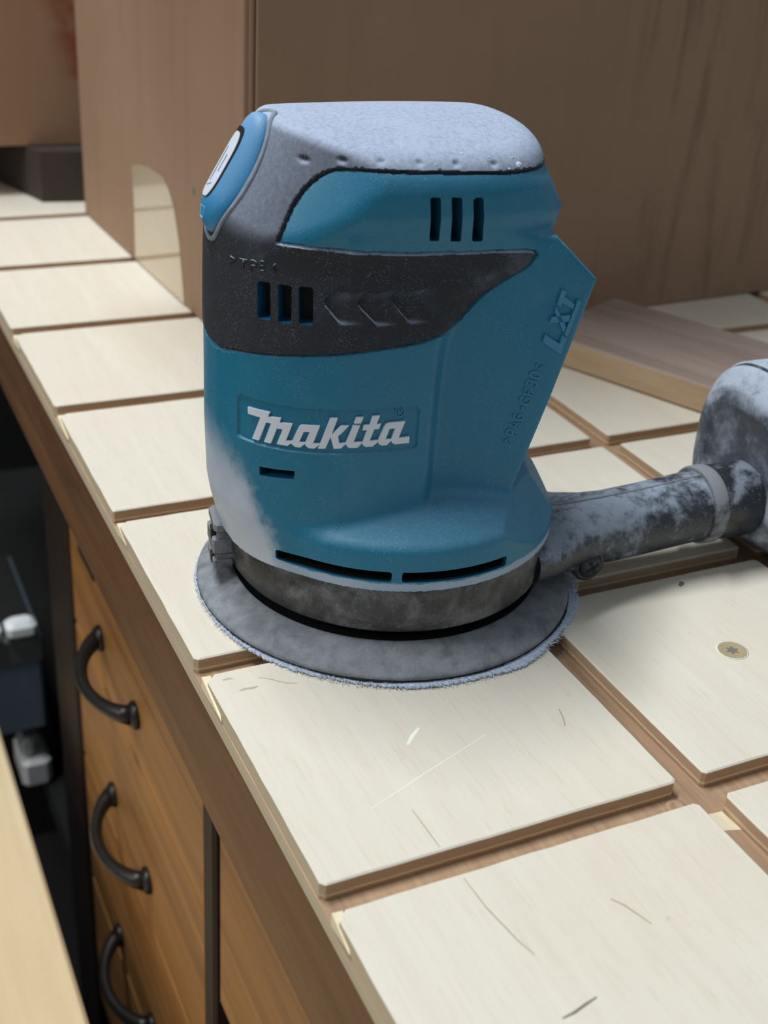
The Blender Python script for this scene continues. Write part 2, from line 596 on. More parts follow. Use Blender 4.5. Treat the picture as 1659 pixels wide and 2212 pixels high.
def mark(pts, w, mat, name, z=10.03, h=0.03):
    """a thin scratch or pencil stroke lying in the surface"""
    P = [np.array(p, float) for p in pts]
    L, R = [], []
    n = len(P)
    for i, p in enumerate(P):
        t = P[min(i+1, n-1)]-P[max(i-1, 0)]
        t /= np.linalg.norm(t)
        k = w*(0.25+0.75*math.sin(math.pi*(i+0.6)/(n+0.2)))/2
        L.append((p[0]-t[1]*k, p[1]+t[0]*k)); R.append((p[0]+t[1]*k, p[1]-t[0]*k))
    V = [(x, y, z) for x, y in L]+[(x, y, z) for x, y in R]
    F = [(i, n+i, n+i+1, i+1) for i in range(n-1)]
    part(name, V, F, mat, bench)
mark([(32.9, -52.9), (36, -52.6), (39.5, -51.7), (42.7, -51.0)], 0.7, M['graphite'], 'pencil_mark')
mark([(14.5, 81.5), (17.5, 79.5), (21, 76.2), (24, 75.0)], 0.35, M['brown_crack'], 'hairline_crack')
mark([(31.5, 15.5), (31.8, 6), (32.0, 1)], 0.35, M['brown_crack'], 'hairline_crack')
mark([(32.6, -10), (33, -20), (35.0, -32), (36.2, -36)], 0.45, M['brown_crack'], 'hairline_crack')
mark([(61.5, -28.5), (63.5, -31.5), (66.0, -38.5)], 0.55, M['brown_crack'], 'hairline_crack')
mark([(41.6, 38.8), (44.5, 41.8), (47.8, 44.3)], 1.2, M['pale_gouge'], 'pale_gouge')
mark([(22.0, 19.5), (40, 26.5), (64, 35.2)], 0.28, M['pale_gouge'], 'pale_gouge')
mark([(7.5, 77.3), (9.5, 77.6), (11.5, 77.2), (13.0, 77.6)], 1.0, M['faint'], 'smudge')
mark([(4.6, 83.6), (6.3, 83.9), (7.6, 83.4)], 0.8, M['faint'], 'smudge')
mark([(164.0, 81.2), (165.8, 82.4), (166.6, 83.4)], 1.8, M['graphite'], 'smudge')
mark([(86.5, 30.5), (88.2, 34.5), (89.0, 38.0)], 0.5, M['brown_crack'], 'hairline_crack')

# ------------------------------------------------------------------ drawer cabinet carrying the worktop
cab = thing('drawer_cabinet', 'golden brown wooden drawer cabinet with dark bow handles below the plywood top', 'cabinet', (0, 0, 0))
Z = TOP-10
def cz(z): return TOP+z
part('apron_rail', *box(0.4, 20.5, -260, 1000, cz(-50), cz(-10.2), 0.6), M['dark_oak'], cab)
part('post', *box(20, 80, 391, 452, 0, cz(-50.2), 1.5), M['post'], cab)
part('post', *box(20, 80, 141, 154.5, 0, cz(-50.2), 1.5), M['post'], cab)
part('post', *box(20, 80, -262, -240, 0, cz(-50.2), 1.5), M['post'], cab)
part('side_panel', *box(80.5, 560, 430, 448, 100, cz(-10.4)), M['post'], cab)
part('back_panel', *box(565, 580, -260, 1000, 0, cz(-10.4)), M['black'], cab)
part('lower_shelf', *box(26, 560, 453, 1000, cz(-452), cz(-430)), M['black'], cab)  # shelf coloured black to pass for the shade of the bay
part('bay_end_blackout', *box(24, 560, 1001, 1016, 0, cz(-10.4)), M['black'], cab)  # added black sheet, its colour makes the bay end dark
part('bay_blackout', *box(330, 345, 453, 1000, cz(-429), cz(-52)), M['black'], cab)  # added black backing, shade of the bay put into its colour
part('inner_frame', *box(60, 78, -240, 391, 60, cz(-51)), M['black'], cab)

def drawer(y0, y1, z0, z1, handle_y=None, hz=None, handle=True):
    d = part('drawer', *box(22, 46, y0, y1, cz(z0), cz(z1), 1.2), M['oak'], cab)
    if not handle:
        return d
    hw = 33.0
    mb = MB()
    pts = []
    for k in range(21):
        s = -1+2*k/20
        pts.append((22-1.5-15*(1-s*s)**0.75, handle_y+hw*s, cz(hz)-1.5*(1-s*s)))
    rad = [5.0-1.9*(1-abs(-1+2*k/20)**4) for k in range(21)]
    mb.add(*tube(pts, rad, 10))
    for s in (-1, 1):
        mb.add(*lathe([(0.1, 0.2), (6.5, 0), (7.0, -1.2), (5.2, -3.5), (0.1, -4.0)], 20, 'x', (22, handle_y+s*hw, cz(hz))))
    mb.build('drawer_handle', M['bronze'], d, True)
    return d
drawer(155.5, 390, -172, -66, 292, -144)
drawer(155.5, 390, -264.5, -174, 281, -236)
drawer(155.5, 390, -361, -266.5, 283, -341)
drawer(155.5, 390, -470, -363, 283, -440)
drawer(-239, 140, -202, -53, -60, -130)
drawer(-239, 140, -420, -226, -60, -320)
part('dark_inset', *box(21.2, 23, 333, 366, cz(-116.5), cz(-109.5), 0.6), M['black'], cab)  # thin black bar set into the drawer face
part('drawer_top_rail', *box(24, 60, 155, 391, cz(-64), cz(-50.5), 0.5), M['oak'], cab)

# ------------------------------------------------------------------ things in the open bay at the far end
bin_m = plain('grey_plastic_bin', (112, 128, 142), 0.45)
white_m = plain('white_plastic', (238, 242, 248), 0.4)
t = thing('grey_storage_bin', 'grey plastic bin with white rim tabs, in dark bay under the worktop', 'bin', (0, 560, TOP-376))
mb = MB(); mb.add(*box(-22, 30, 0, 120, 0, 84, 3)); mb.build('bin_body', bin_m, t)
part('bin_shade_plate', *box(-19, 27, 3, 117, 83, 84.3), M['black'], t)  # black plate painted as inner shade, the bin body is closed
mb = MB(); mb.add(*box(-22, 3, -6, 10, 85, 97, 3)); mb.build('rim_tab', white_m, t)
mb = MB(); mb.add(*box(6, 27, -6, 10, 85, 97, 3)); mb.build('rim_tab', white_m, t)
mb = MB(); mb.add(*box(-22, 30, -1.5, 2, 62, 82, 0.7)); mb.build('label_plate', plain('dull_label', (96, 96, 96), 0.6), t)
t = thing('white_plastic_jug', 'small white plastic jug below the grey bin in the dark bay', 'jug', (18, 560, TOP-430))
mb = MB(); mb.add(*box(-10, 12, 0, 40, 0, 26, 4)); mb.build('jug_body', white_m, t)
mb = MB(); mb.add(*box(-9, 2, 4, 24, 26.2, 44, 3)); mb.build('jug_neck', white_m, t)
part('bin_shelf', *box(-24, 329, 588, 990, cz(-380), cz(-376.3)), M['black'], cab)

# ------------------------------------------------------------------ second table at the lower left
t = thing('pine_table', 'pale pine table top seen at lower left beside the drawers', 'table', (0, 0, 0))
part('table_top', *box(-620, -14.5, -700, 520, cz(-326), cz(-300), 2), M['pine'], t)
for x, y in ((-60, -640), (-60, 460), (-560, -640), (-560, 460)):
    part('leg', *box(x-30, x+30, y-30, y+30, 0, cz(-326.1), 2), M['pine'], t)

# ------------------------------------------------------------------ cardboard boxes
def local_frame(o, ang):
    c, s = math.cos(ang), math.sin(ang)
    return lambda x, y, z: (o[0]+c*x-s*y, o[1]+s*x+c*y, o[2]+z)
a = math.radians(2.8)
t = thing('cardboard_box', 'large brown cardboard box standing right behind the sander', 'box', (95.5, 316, TOP), a)
BW, BD, BH = 330, 256, 300
part('front_panel', *box(1.6, BW, 0, 4, 0.3, BH, 0.6), M['card'], t)
part('left_panel', *box(-3.6, 0.4, 1.5, BD, 0.3, BH, 0.6), M['card'], t)
part('glue_tab', *box(-1.0, 1.0, 0.7, 6, 0.3, BH, 0.3), M['card'], t)
part('right_panel', *box(BW, BW+4, 0.5, BD, 0.3, BH, 0.6), M['card'], t)
part('back_panel', *box(1, BW, BD-4, BD, 0.3, BH, 0.6), M['card'], t)
part('bottom_panel', *box(1, BW, 4.2, BD-4.2, 0.3, 4.3), M['card'], t)
# the top flaps hang open outwards
def flap(p, q, out, name):
    p, q, out = map(lambda k: np.array(k, float), (p, q, out))
    u = np.array([0, 0, 4.0])
    V = [p, q, q+out, p+out, p+u, q+u, q+out+u, p+out+u]
    part(name, V, [(0, 1, 2, 3), (7, 6, 5, 4), (0, 4, 5, 1), (1, 5, 6, 2), (2, 6, 7, 3), (3, 7, 4, 0)], M['card'], t)
flap((0, 4, BH+0.5), (BW, 4, BH+0.5), (0, -58, -8), 'top_flap')
flap((0, 150, BH+0.5), (0, 2, BH+0.5), (-46, 0, -8), 'top_flap')
# glossy tape strip folded up the left side, bench reflection paled into its tan
pts = [(156.5, 1), (155, 30), (157, 52.5), (146, 55.5), (130, 58), (108, 58.2), (98, 54), (90, 46), (83, 30), (77, 1)]
n = len(pts)
V = [(-3.75, y, z) for y, z in pts]+[(-3.95, y, z) for y, z in pts]
part('packing_tape', V, [tuple(range(n, 2*n))]+[(i, (i+1) % n, n+(i+1) % n, n+i) for i in range(n)], M['tape'], t)
part('scuff', *lathe([(2.2, 0), (1.5, -0.12), (0.2, -0.15)], 10, 'x', (-3.62, 62, 62)), M['graphite'], t)

t = thing('wooden_slab', 'dark low board lying under the far left cardboard box', 'board', (60, 604, TOP))
sl = [(0, 0), (27, -4), (280, 4), (280, 180), (-70, 180), (-70, 95), (-18, 62)]
k = len(sl)
part('slab_board', [(x, y, 0.05) for x, y in sl]+[(x, y, 31.5) for x, y in sl], [tuple(range(k-1, -1, -1)), tuple(range(k, 2*k))]+[(i, (i+1) % k, k+(i+1) % k, k+i) for i in range(k)], M['slab'], t)
t = thing('cardboard_box', 'brown cardboard box with reddish print at far left on a dark board', 'box', (10, 622, TOP+31.7), math.radians(-2))
part('front_panel', *box(-20, 330, 0, 4, 0, 320, 0.6), M['card_print'], t)
part('left_panel', *box(-24, -20.2, 0.5, 120, 0, 320, 0.6), M['card_print'], t)
part('right_panel', *box(330.2, 334, 0.5, 120, 0, 320, 0.6), M['card_print'], t)
part('back_panel', *box(-20, 330, 116, 120, 0, 320, 0.6), M['card_print'], t)
part('bottom_panel', *box(-20, 330, 4.1, 115.9, 0, 4), M['card_print'], t)
part('top_panel', *box(-20, 330, 4.1, 115.9, 316, 320), M['card_print'], t)

# ------------------------------------------------------------------ walnut offcut
d = np.array([262.8-233.5, 199.2-263.8]); ang = math.atan2(d[1], d[0])
t = thing('walnut_offcut', 'greyish brown walnut board lying flat between sander and large box', 'board', (233.5, 263.8, TOP), ang)
V, F = box(-19, 150, 0, 74, 0.6, 13.6, 0.8)
part('board', V, F, [M['walnut'], M['walnut_edge']], t, mi=[1, 0]+[1]*8+[1]*8+[0]*8)

# ------------------------------------------------------------------ the sander
teal = dusty('teal_plastic', (4, 110, 144), 0.42, top=0.26, base=0.004, speck=0.55, front=True, spec=0.45, dust=lin(150, 192, 220))  # blue-tinted top film: real dust plus overhead light put into the colour
teal_raised = dusty('teal_plastic_lit', (24, 126, 166), 0.4, top=0.15, base=0.05, speck=0.5)  # lighter teal copy, highlights on the raised lettering put into its colour
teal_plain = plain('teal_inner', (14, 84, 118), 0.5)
rubber = dusty('dusty_black_rubber', (34, 37, 43), 0.72, top=0.85, base=0.014, speck=0.6, patch=0.16, bump=0.4, spec=0.3, dust=lin(172, 184, 206))
blue_cover = dusty('blue_switch_rubber', (24, 128, 182), 0.45, top=0.25, base=0.03, speck=0.3, patch=0.05)
logo_m = plain('silver_white_lettering', (212, 222, 236), 0.45, 0, 0.03, 400)
dark = plain('dark_cavity_shade', (9, 10, 12), 0.7)  # near-black painted in for the shade inside slots, notches and gaps
black_pl = plain('black_plastic', (26, 28, 32), 0.4)
ring_m = caked('scuffed_black_ring', (26, 27, 30), 0.42, 0.40, 0.78, 75, 0.30, 0.62, lin(158, 158, 160))
port_m = caked('dusty_black_duct', (20, 25, 34), 0.36, 0.555, 0.70, 22, 0.28, 0.72, lin(160, 172, 188))
clip_m = caked('dusty_black_clip', (58, 60, 64), 0.6, 0.42, 0.6, 90, 0.5, 0.6, lin(152, 156, 162))
bin_dust_m = caked('caked_grey_dust_box', (66, 74, 88), 0.55, 0.44, 0.70, 55, 0.55, 0.75, lin(188, 198, 212))
pad_m = caked('worn_grey_pad', (96, 100, 105), 0.7, 0.42, 0.72, 110, 0.25, 0.5, lin(158, 164, 172))
mesh_m = plain('pale_abrasive_mesh', (184, 196, 216), 0.8, 0, 0.45, 2600)
hook_m = plain('black_hook_layer', (24, 26, 30), 0.9, 0, 0.5, 1500)
screw_m = plain('dusty_black_screw', (62, 64, 68), 0.45, 0.6, 0.3, 700)

def smin(a, b, k):
    h = np.clip(0.5+0.5*(b-a)/k, 0, 1)
    return b+(a-b)*h-k*h*(1-h)
def smax(a, b, k): return -smin(-a, -b, k)
TI = np.interp
def sup(u,v,a,b,n):
    # approx signed distance to superellipse
    g=(np.abs(u/a)**n+np.abs(v/b)**n)**(1.0/n)+1e-6
    return (np.sqrt(u*u+v*v)+1e-4)*(1-1/g)
def F_body(x,y,z):
    xf=TI(z,[24,30,36,42,60,112,119,127,160],[-53.6,-54.8,-56.4,-57.4,-58,-58,-57.8,-57.5,-57.5])
    b=TI(z,[24,60,96,104,110,115,119,124,130,136,142,160],[37.5,38,38,37.3,36.0,35.0,35.0,36.4,38.0,38.3,37.6,36.5])
    x0=-8.0
    # front half
    a=x0-xf
    ff=sup(x-x0,y,a,b,2.5)
    # rear half of motor bulge / grip
    ar=TI(z,[80,94,107,114,128,134,139,143,150],[9,10,16,46,47.0,43,39.5,39,38])
    nr=TI(z,[90,112,124],[2.2,2.6,3.2])
    fr=sup(x-x0,y,ar,b,nr)
    m=np.where(x<x0,ff,fr)
    # dome top
    zt=149.6-7.0*(np.abs(y)/38)**2.0-0.9*((x+10)/40)**2
    m=smax(m,z-zt,8.0)
    # slanted nose
    m=smax(m,(x+57.0-y*y/56)*-.859+(z-126)*.512,2.0)
    # battery block
    w=33.2+3.4*np.clip((x-2)/30,0,1)**1.2
    xr=TI(z,[38,41,110,121.7,124],[21.6,22.4,42.4,29.4,27.0])
    blk=smax(np.abs(y)-w,np.maximum((x-xr)*.93,(z-123)),1.6)
    blk=np.maximum(blk,-30-x)
    m=smin(m,blk,4.0)
    # skirt
    r=np.sqrt(x*x+y*y)
    sk=smax(r-51.9,(z-40.3-(51.9-r)*.44)*.915,2.6)
    sk=smax(sk,.805*(x*.94+np.abs(y)*.34)+.594*z-60.3,0.5)
    sk=smax(sk,.805*(x*.707+np.abs(y)*.707)+.594*z-60.1,0.15)
    m=smin(m,sk,3.0)
    m=np.maximum(m,26.4-z)
    return m


def surface_nets(Ff, lo, hi, h):
    nx, ny, nz = [int(math.ceil((b-a)/h))+1 for a, b in zip(lo, hi)]
    X = (lo[0]+h*np.arange(nx)); Y = (lo[1]+h*np.arange(ny)); Zz = (lo[2]+h*np.arange(nz))
    f = np.empty((nx, ny, nz), np.float32)
    for k in range(nz):
        gx, gy = np.meshgrid(X, Y, indexing='ij')
        f[:, :, k] = Ff(gx, gy, np.full(gx.shape, Zz[k]))
    ins = f < 0
    c = [ins[i:nx-1+i, j:ny-1+j, k:nz-1+k] for i in (0, 1) for j in (0, 1) for k in (0, 1)]
    s = sum(x.astype(np.int8) for x in c)
    act = (s > 0) & (s < 8)
    idx = -np.ones(act.shape, np.int64)
    I = np.argwhere(act)
    idx[act] = np.arange(len(I))
    P = np.zeros((len(I), 3)); W = np.zeros(len(I))
    cor = [(i, j, k) for i in (0, 1) for j in (0, 1) for k in (0, 1)]
    val = {q: f[I[:, 0]+q[0], I[:, 1]+q[1], I[:, 2]+q[2]].astype(float) for q in cor}
    for a in cor:
        for ax in range(3):
            if a[ax]: continue
            b = tuple(1 if q == ax else a[q] for q in range(3))
            cr = (val[a] < 0) != (val[b] < 0)
            t = np.where(cr, val[a]/np.where(cr, val[a]-val[b], 1), 0)
            p = np.array(a, float)[None, :].repeat(len(I), 0)
            p[:, ax] += t
            P += np.where(cr[:, None], p, 0); W += cr
    V = (I+P/W[:, None])*h+np.array(lo)
    T = []
    for ax in range(3):
        u, v = (ax+1) % 3, (ax+2) % 3
        sl = [slice(1, n-1) for n in (nx, ny, nz)]
        sl[ax] = slice(0, (nx, ny, nz)[ax]-1)
        sh = list(sl); sh[ax] = slice(1, (nx, ny, nz)[ax])
        A = ins[tuple(sl)]; B = ins[tuple(sh)]
        E = np.argwhere(A != B)
        off = np.array([q.start for q in sl])
        g = E+off
        fl = A[tuple(E.T)]
        def cell(du, dv):
            q = g.copy(); q[:, u] -= du; q[:, v] -= dv
            return idx[tuple(q.T)]
        q0, q1, q2, q3 = cell(1, 1), cell(0, 1), cell(0, 0), cell(1, 0)
        quad = np.stack([q0, q1, q2, q3], 1)
        quad = np.where(fl[:, None], quad, quad[:, ::-1])
        T.append(quad)
    Q = np.concatenate(T)
    d1 = np.linalg.norm(V[Q[:, 0]]-V[Q[:, 2]], axis=1); d2 = np.linalg.norm(V[Q[:, 1]]-V[Q[:, 3]], axis=1)
    t1 = np.where((d1 <= d2)[:, None], Q[:, [0, 1, 2]], Q[:, [0, 1, 3]])
    t2 = np.where((d1 <= d2)[:, None], Q[:, [0, 2, 3]], Q[:, [1, 2, 3]])
    return V, np.concatenate([t1, t2])

def grad(P, e=0.05):
    g = np.empty_like(P)
    for k in range(3):
        d = np.zeros(3); d[k] = e
        a, b = P+d, P-d
        g[:, k] = (F_body(a[:, 0], a[:, 1], a[:, 2])-F_body(b[:, 0], b[:, 1], b[:, 2]))/(2*e)
    return g

def unit(g): return g/np.maximum(np.linalg.norm(g, axis=1, keepdims=True), 1e-9)

def relax(V, it=3):
    for _ in range(it):
        g = grad(V)
        f = F_body(V[:, 0], V[:, 1], V[:, 2])
        st = f/np.maximum((g*g).sum(1), 0.05)
        st = np.clip(st, -0.35, 0.35)
        V = V-g*st[:, None]
    return V

def cut(V, T, fv, tol=0.16):
    """split a triangle mesh along the zero line of a field given per vertex; returns V, T, field, new-vertex parents"""
    fv = fv.copy()
    # pull vertices that are almost on the line onto it
    E = np.unique(np.sort(np.concatenate([T[:, [0, 1]], T[:, [1, 2]], T[:, [2, 0]]]), 1), axis=0)
    a, b = fv[E[:, 0]], fv[E[:, 1]]
    cr = (a < 0) != (b < 0)
    E = E[cr]; a, b = a[cr], b[cr]
    t = a/(a-b)
    V = V.copy()
    snapped = np.zeros(len(V), bool)
    order = np.argsort(np.minimum(t, 1-t))
    for k in order:
        if min(t[k], 1-t[k]) > tol: break
        i, j = E[k]
        w = t[k]
        tgt = i if w < 0.5 else j
        if snapped[tgt] : continue
        V[tgt] = V[i]*(1-w)+V[j]*w
        fv[tgt] = 0.0
        snapped[tgt] = True
    sgn = np.where(np.abs(fv) < 1e-9, 0, np.sign(fv)).astype(int)
    newv, par = [], []
    cache = {}
    def mid(i, j):
        k = (i, j) if i < j else (j, i)
        if k not in cache:
            w = fv[k[0]]/(fv[k[0]]-fv[k[1]])
            cache[k] = len(V)+len(newv)
            newv.append(V[k[0]]*(1-w)+V[k[1]]*w)
            par.append((k[0], k[1], w))
        return cache[k]
    s = sgn[T]
    crossing = (s.max(1) > 0) & (s.min(1) < 0)
    keep = T[~crossing]
    out = []
    for tri in T[crossing]:
        sg = [sgn[q] for q in tri]
        if 0 in sg:
            z = sg.index(0)
            p, q, r = tri[z], tri[(z+1) % 3], tri[(z+2) % 3]
            m = mid(q, r)
            out += [(p, q, m), (p, m, r)]
        else:
            pos = sum(1 for x in sg if x > 0)
            lone = 1 if pos == 1 else -1
            z = sg.index(lone)
            p, q, r = tri[z], tri[(z+1) % 3], tri[(z+2) % 3]
            m1, m2 = mid(p, q), mid(r, p)
            out += [(p, m1, m2), (m1, q, r), (m1, r, m2)]
    if newv:
        V = np.concatenate([V, np.array(newv)])
        fv = np.concatenate([fv, np.zeros(len(newv))])
    T2 = np.concatenate([keep, np.array(out, int).reshape(-1, 3)])
    ar = np.linalg.norm(np.cross(V[T2[:, 1]]-V[T2[:, 0]], V[T2[:, 2]]-V[T2[:, 0]]), axis=1)
    return V, T2[ar > 1e-7], fv, par

def poly_sd(P, x, z):
    """signed distance to a closed polygon, negative inside"""
    P = np.asarray(P, float)
    Q = np.roll(P, -1, 0)
    d = np.full(x.shape, 1e9); ins = np.zeros(x.shape, bool)
    for (ax, az), (bx, bz) in zip(P, Q):
        ex, ez = bx-ax, bz-az
        wx, wz = x-ax, z-az
        t = np.clip((wx*ex+wz*ez)/(ex*ex+ez*ez+1e-12), 0, 1)
        d = np.minimum(d, (wx-ex*t)**2+(wz-ez*t)**2)
        c = ((az <= z) != (bz <= z))
        with np.errstate(divide='ignore', invalid='ignore'):
            xi = ax+(z-az)*ex/np.where(abs(ez) < 1e-12, 1e-12, ez)
        ins ^= c & (x < xi)
    return np.sqrt(d)*np.where(ins, -1, 1)

def smooth_line(P, sub=4, keep=()):
    P = np.asarray(P, float)
    out = []
    n = len(P)
    for i in range(n-1):
        p0 = P[i-1] if i > 0 and i not in keep else P[i]*2-P[i+1]
        p1, p2 = P[i], P[i+1]
        p3 = P[i+2] if i+2 < n and (i+1) not in keep else P[i+1]*2-P[i]
        for k in range(sub):
            t = k/sub
            out.append(0.5*((2*p1)+(-p0+p2)*t+(2*p0-5*p1+4*p2-p3)*t*t+(-p0+3*p1-3*p2+p3)*t**3))
    out.append(P[-1])
    return np.array(out)

FEAT=dict(
 rub=[[-57.82,88.13],[-55.65,90.4],[-51.54,91.73],[-47.75,92.51],[-42.64,93.3],[-34.94,94.17],[-27.92,95.02],[-19.21,95.93],[-11.99,96.67],[-6.57,97.94],[-0.29,98.86],[3.35,101.92],[6.49,105.59],[10.16,108.7],[15.15,111.77],[19.54,114.22],[21.57,116.46],[22.45,117.97],[20.94,119.05],[13.9,119.43],[-0.1,120.0],[-13.52,120.47],[-32.06,121.62],[-37.53,121.93],[-43.79,122.28],[-47.58,122.24],[-46.16,125.61],[-43.65,130.65],[-41.02,134.69],[-38.38,137.71],[-35.4,140.07],[-33.07,140.88],[-26.91,141.52],[-15.28,141.17],[-2.56,140.71],[11.22,140.15],[21.72,140.02]],
 logo=[[[[-53.59,75.59],[-49.25,75.9],[-49.57,74.52],[-46.82,74.78],[-47.01,73.48],[-44.15,73.6],[-45.53,68.48],[-44.16,68.54],[-44.33,67.87],[-45.11,66.97],[-47.57,66.99],[-46.31,71.67],[-47.63,71.63],[-48.9,66.71],[-50.31,66.75],[-48.87,72.73],[-49.97,72.76],[-51.41,66.66],[-52.7,66.66],[-51.12,73.73],[-53.5,73.65]]],[[[-44.33,67.87],[-44.16,68.54],[-42.88,72.46],[-42.53,73.22],[-41.97,73.65],[-37.53,73.79],[-39.04,68.55],[-37.33,68.59],[-37.67,68.06],[-38.69,67.03],[-40.0,67.03],[-40.66,67.44],[-41.07,68.19],[-42.12,66.99],[-43.25,66.98],[-43.89,67.39],[-44.21,67.85]],[[-41.42,71.74],[-39.97,71.84],[-40.99,68.63],[-42.41,68.61]]],[[[-37.33,68.59],[-34.98,76.22],[-33.13,76.29],[-34.45,71.4],[-32.38,74.06],[-30.11,74.07],[-32.87,70.93],[-32.49,68.86],[-30.7,69.03],[-30.85,68.56],[-32.02,67.37],[-33.81,67.21],[-34.74,70.68],[-35.96,67.14],[-37.84,67.09]]],[[[-28.22,76.46],[-26.28,76.47],[-26.98,74.66],[-28.74,74.7]]],[[[-28.97,74.11],[-27.09,74.11],[-28.65,69.11],[-26.32,69.16],[-26.51,68.53],[-27.55,67.39],[-29.8,67.45],[-30.4,67.98],[-30.68,68.55],[-30.7,69.03]]],[[[-23.76,76.61],[-21.74,76.68],[-22.56,74.22],[-21.29,74.29],[-21.8,72.75],[-23.14,72.71],[-24.23,69.32],[-21.82,69.36],[-21.93,68.81],[-23.28,67.59],[-25.29,67.59],[-25.98,68.11],[-26.34,68.69],[-26.1,69.15],[-25.09,72.59],[-26.32,72.58],[-26.01,74.14],[-24.44,74.13]]],[[[-21.82,69.36],[-20.33,73.3],[-19.77,74.05],[-18.88,74.32],[-14.32,74.33],[-15.93,69.51],[-12.73,69.55],[-12.72,67.66],[-16.97,67.67],[-17.7,68.2],[-18.1,68.88],[-19.28,67.65],[-20.73,67.7],[-21.52,68.13],[-21.81,68.8]],[[-18.76,72.53],[-17.07,72.51],[-18.02,69.43],[-19.71,69.51]]]],
 lxt=[[[27.55,95.32],[32.15,92.29],[32.76,94.68],[34.25,93.63],[32.97,89.14],[27.09,93.01]],[[29.66,103.37],[33.48,97.19],[33.0,95.52],[29.53,101.8]],[[28.88,100.4],[34.49,100.57],[34.08,98.69],[28.39,98.78]],[[30.93,108.23],[32.17,107.46],[31.81,106.13],[35.25,103.68],[34.94,102.28],[31.29,104.42],[31.07,103.28],[29.92,103.89]],[[36.23,104.86],[37.4,104.14],[34.35,94.16],[33.22,95.02]]],
 pa=[[[19.02,62.78],[20.7,63.5],[21.52,61.69]],[[22.59,64.07],[19.67,65.32],[19.66,66.02],[20.41,66.53],[21.3,65.91],[21.37,64.65]],[[23.41,66.33],[20.41,68.33],[24.02,68.03]],[[22.16,67.17],[22.11,68.15]],[[21.75,71.21],[21.12,70.91],[21.5,69.92],[22.92,69.28],[24.25,69.47],[24.3,70.16],[23.54,70.9],[22.74,70.81],[22.65,69.85]],[[23.69,73.5],[23.43,72.35]],[[23.28,76.39],[22.54,75.89],[22.77,75.06],[23.95,74.17],[25.28,74.22],[25.92,75.01],[25.5,75.71],[24.4,75.98],[24.22,75.24]],[[26.33,76.62],[23.32,77.67],[23.73,79.27]],[[24.72,77.19],[25.0,78.12]],[[23.77,80.01],[24.04,81.07],[24.52,81.45],[25.38,81.0],[25.23,80.07]],[[25.38,81.0],[26.17,81.09],[27.02,80.64],[27.19,79.83],[26.4,79.19]],[[24.66,83.58],[25.41,83.94],[27.05,83.59],[27.99,82.48],[27.52,81.96],[26.16,82.17],[24.86,83.04],[24.66,83.58]],[[26.16,86.43],[26.9,84.73],[28.42,85.79]]],
 tpe=[[[-56.16,115.7],[-55.32,115.48],[-56.28,114.02]],[[-54.71,115.98],[-53.43,116.18]],[[-54.08,116.09],[-54.16,113.87]],[[-52.83,113.94],[-52.76,116.35],[-51.83,116.34],[-51.88,115.36],[-52.71,115.17]],[[-50.27,116.78],[-50.93,116.7],[-50.98,114.52],[-50.28,114.45]],[[-50.97,115.63],[-50.39,115.69]],[[-47.88,116.82],[-48.64,115.71],[-47.87,114.84]]],
 vent_low=[[[-51.58,111.45],[-49.17,111.61],[-49.35,101.97],[-51.74,101.85]],[[-47.43,111.6],[-44.62,111.57],[-45.02,101.88],[-47.62,102.02]],[[-42.97,111.65],[-39.78,111.59],[-40.08,102.11],[-43.16,102.27]]],
 vent_up=[[[-12.1,135.54],[-9.27,135.31],[-7.87,123.79],[-10.53,123.95]],[[-6.16,135.29],[-3.26,135.05],[-1.49,123.26],[-4.34,123.44]],[[0.06,135.01],[2.93,134.74],[5.03,122.83],[1.96,123.04]]],
 slot=[[-51.11,58.76],[-43.34,59.54],[-43.49,57.19],[-50.96,56.19]],
 R=[-15.81,77.11],
 chev=[[[-32.66,112.51],[-36.87,109.31],[-37.25,107.89],[-36.94,106.86],[-33.39,102.47]],[[-24.7,112.21],[-28.76,109.62],[-29.12,108.2],[-28.76,107.12],[-23.82,102.02]],[[-14.49,111.94],[-19.65,110.08],[-20.04,108.68],[-19.67,107.6],[-14.87,102.15]]],
 dim=[[-39.7,141.85],[-32.32,143.1],[-23.93,143.48],[-13.97,143.1],[-3.87,142.67],[6.96,142.28],[-26.8,146.39],[-16.97,146.19],[-6.72,145.93],[3.93,145.47]],
)


psi = math.radians(-2.0)
SAND = thing('random_orbit_sander', 'dusty teal and black cordless random orbit sander standing on the plywood squares', 'sander', (72.2, 120.2, TOP), psi)

V, T = surface_nets(F_body, (-64, -58, 24.5), (54, 58, 153), 0.75)
V = relax(V, 3)
NEAR = lambda V: V[:, 1] < -6

# --- rubber overmould region
rub = smooth_line(FEAT['rub'], 4, keep=(24, 25))
RUB = [(-90, 86.3), (-58.6, 87.2)]+[tuple(p) for p in rub]+[(90, 140.4), (90, 200), (-90, 200)]
rsd = lambda V: poly_sd(RUB, V[:, 0], V[:, 2])
for off in (-0.55, 0.55, 0.0):
    V, T, _, _ = cut(V, T, rsd(V)-off)
d_r = rsd(V)

# --- logo recess: rounded rectangle
def rrect(x, z, x0, x1, z0, z1, r):
    qx = np.abs(x-(x0+x1)/2)-(x1-x0)/2+r; qz = np.abs(z-(z0+z1)/2)-(z1-z0)/2+r
    return np.minimum(np.maximum(qx, qz), 0)+np.hypot(np.maximum(qx, 0), np.maximum(qz, 0))-r
pan = lambda V: np.where(NEAR(V), rrect(V[:, 0], V[:, 2], -55.7, -10.0, 65.3, 78.6, 0.9), 9.0)
for off in (0.0, -0.4):
    V, T, _, _ = cut(V, T, pan(V)-off)

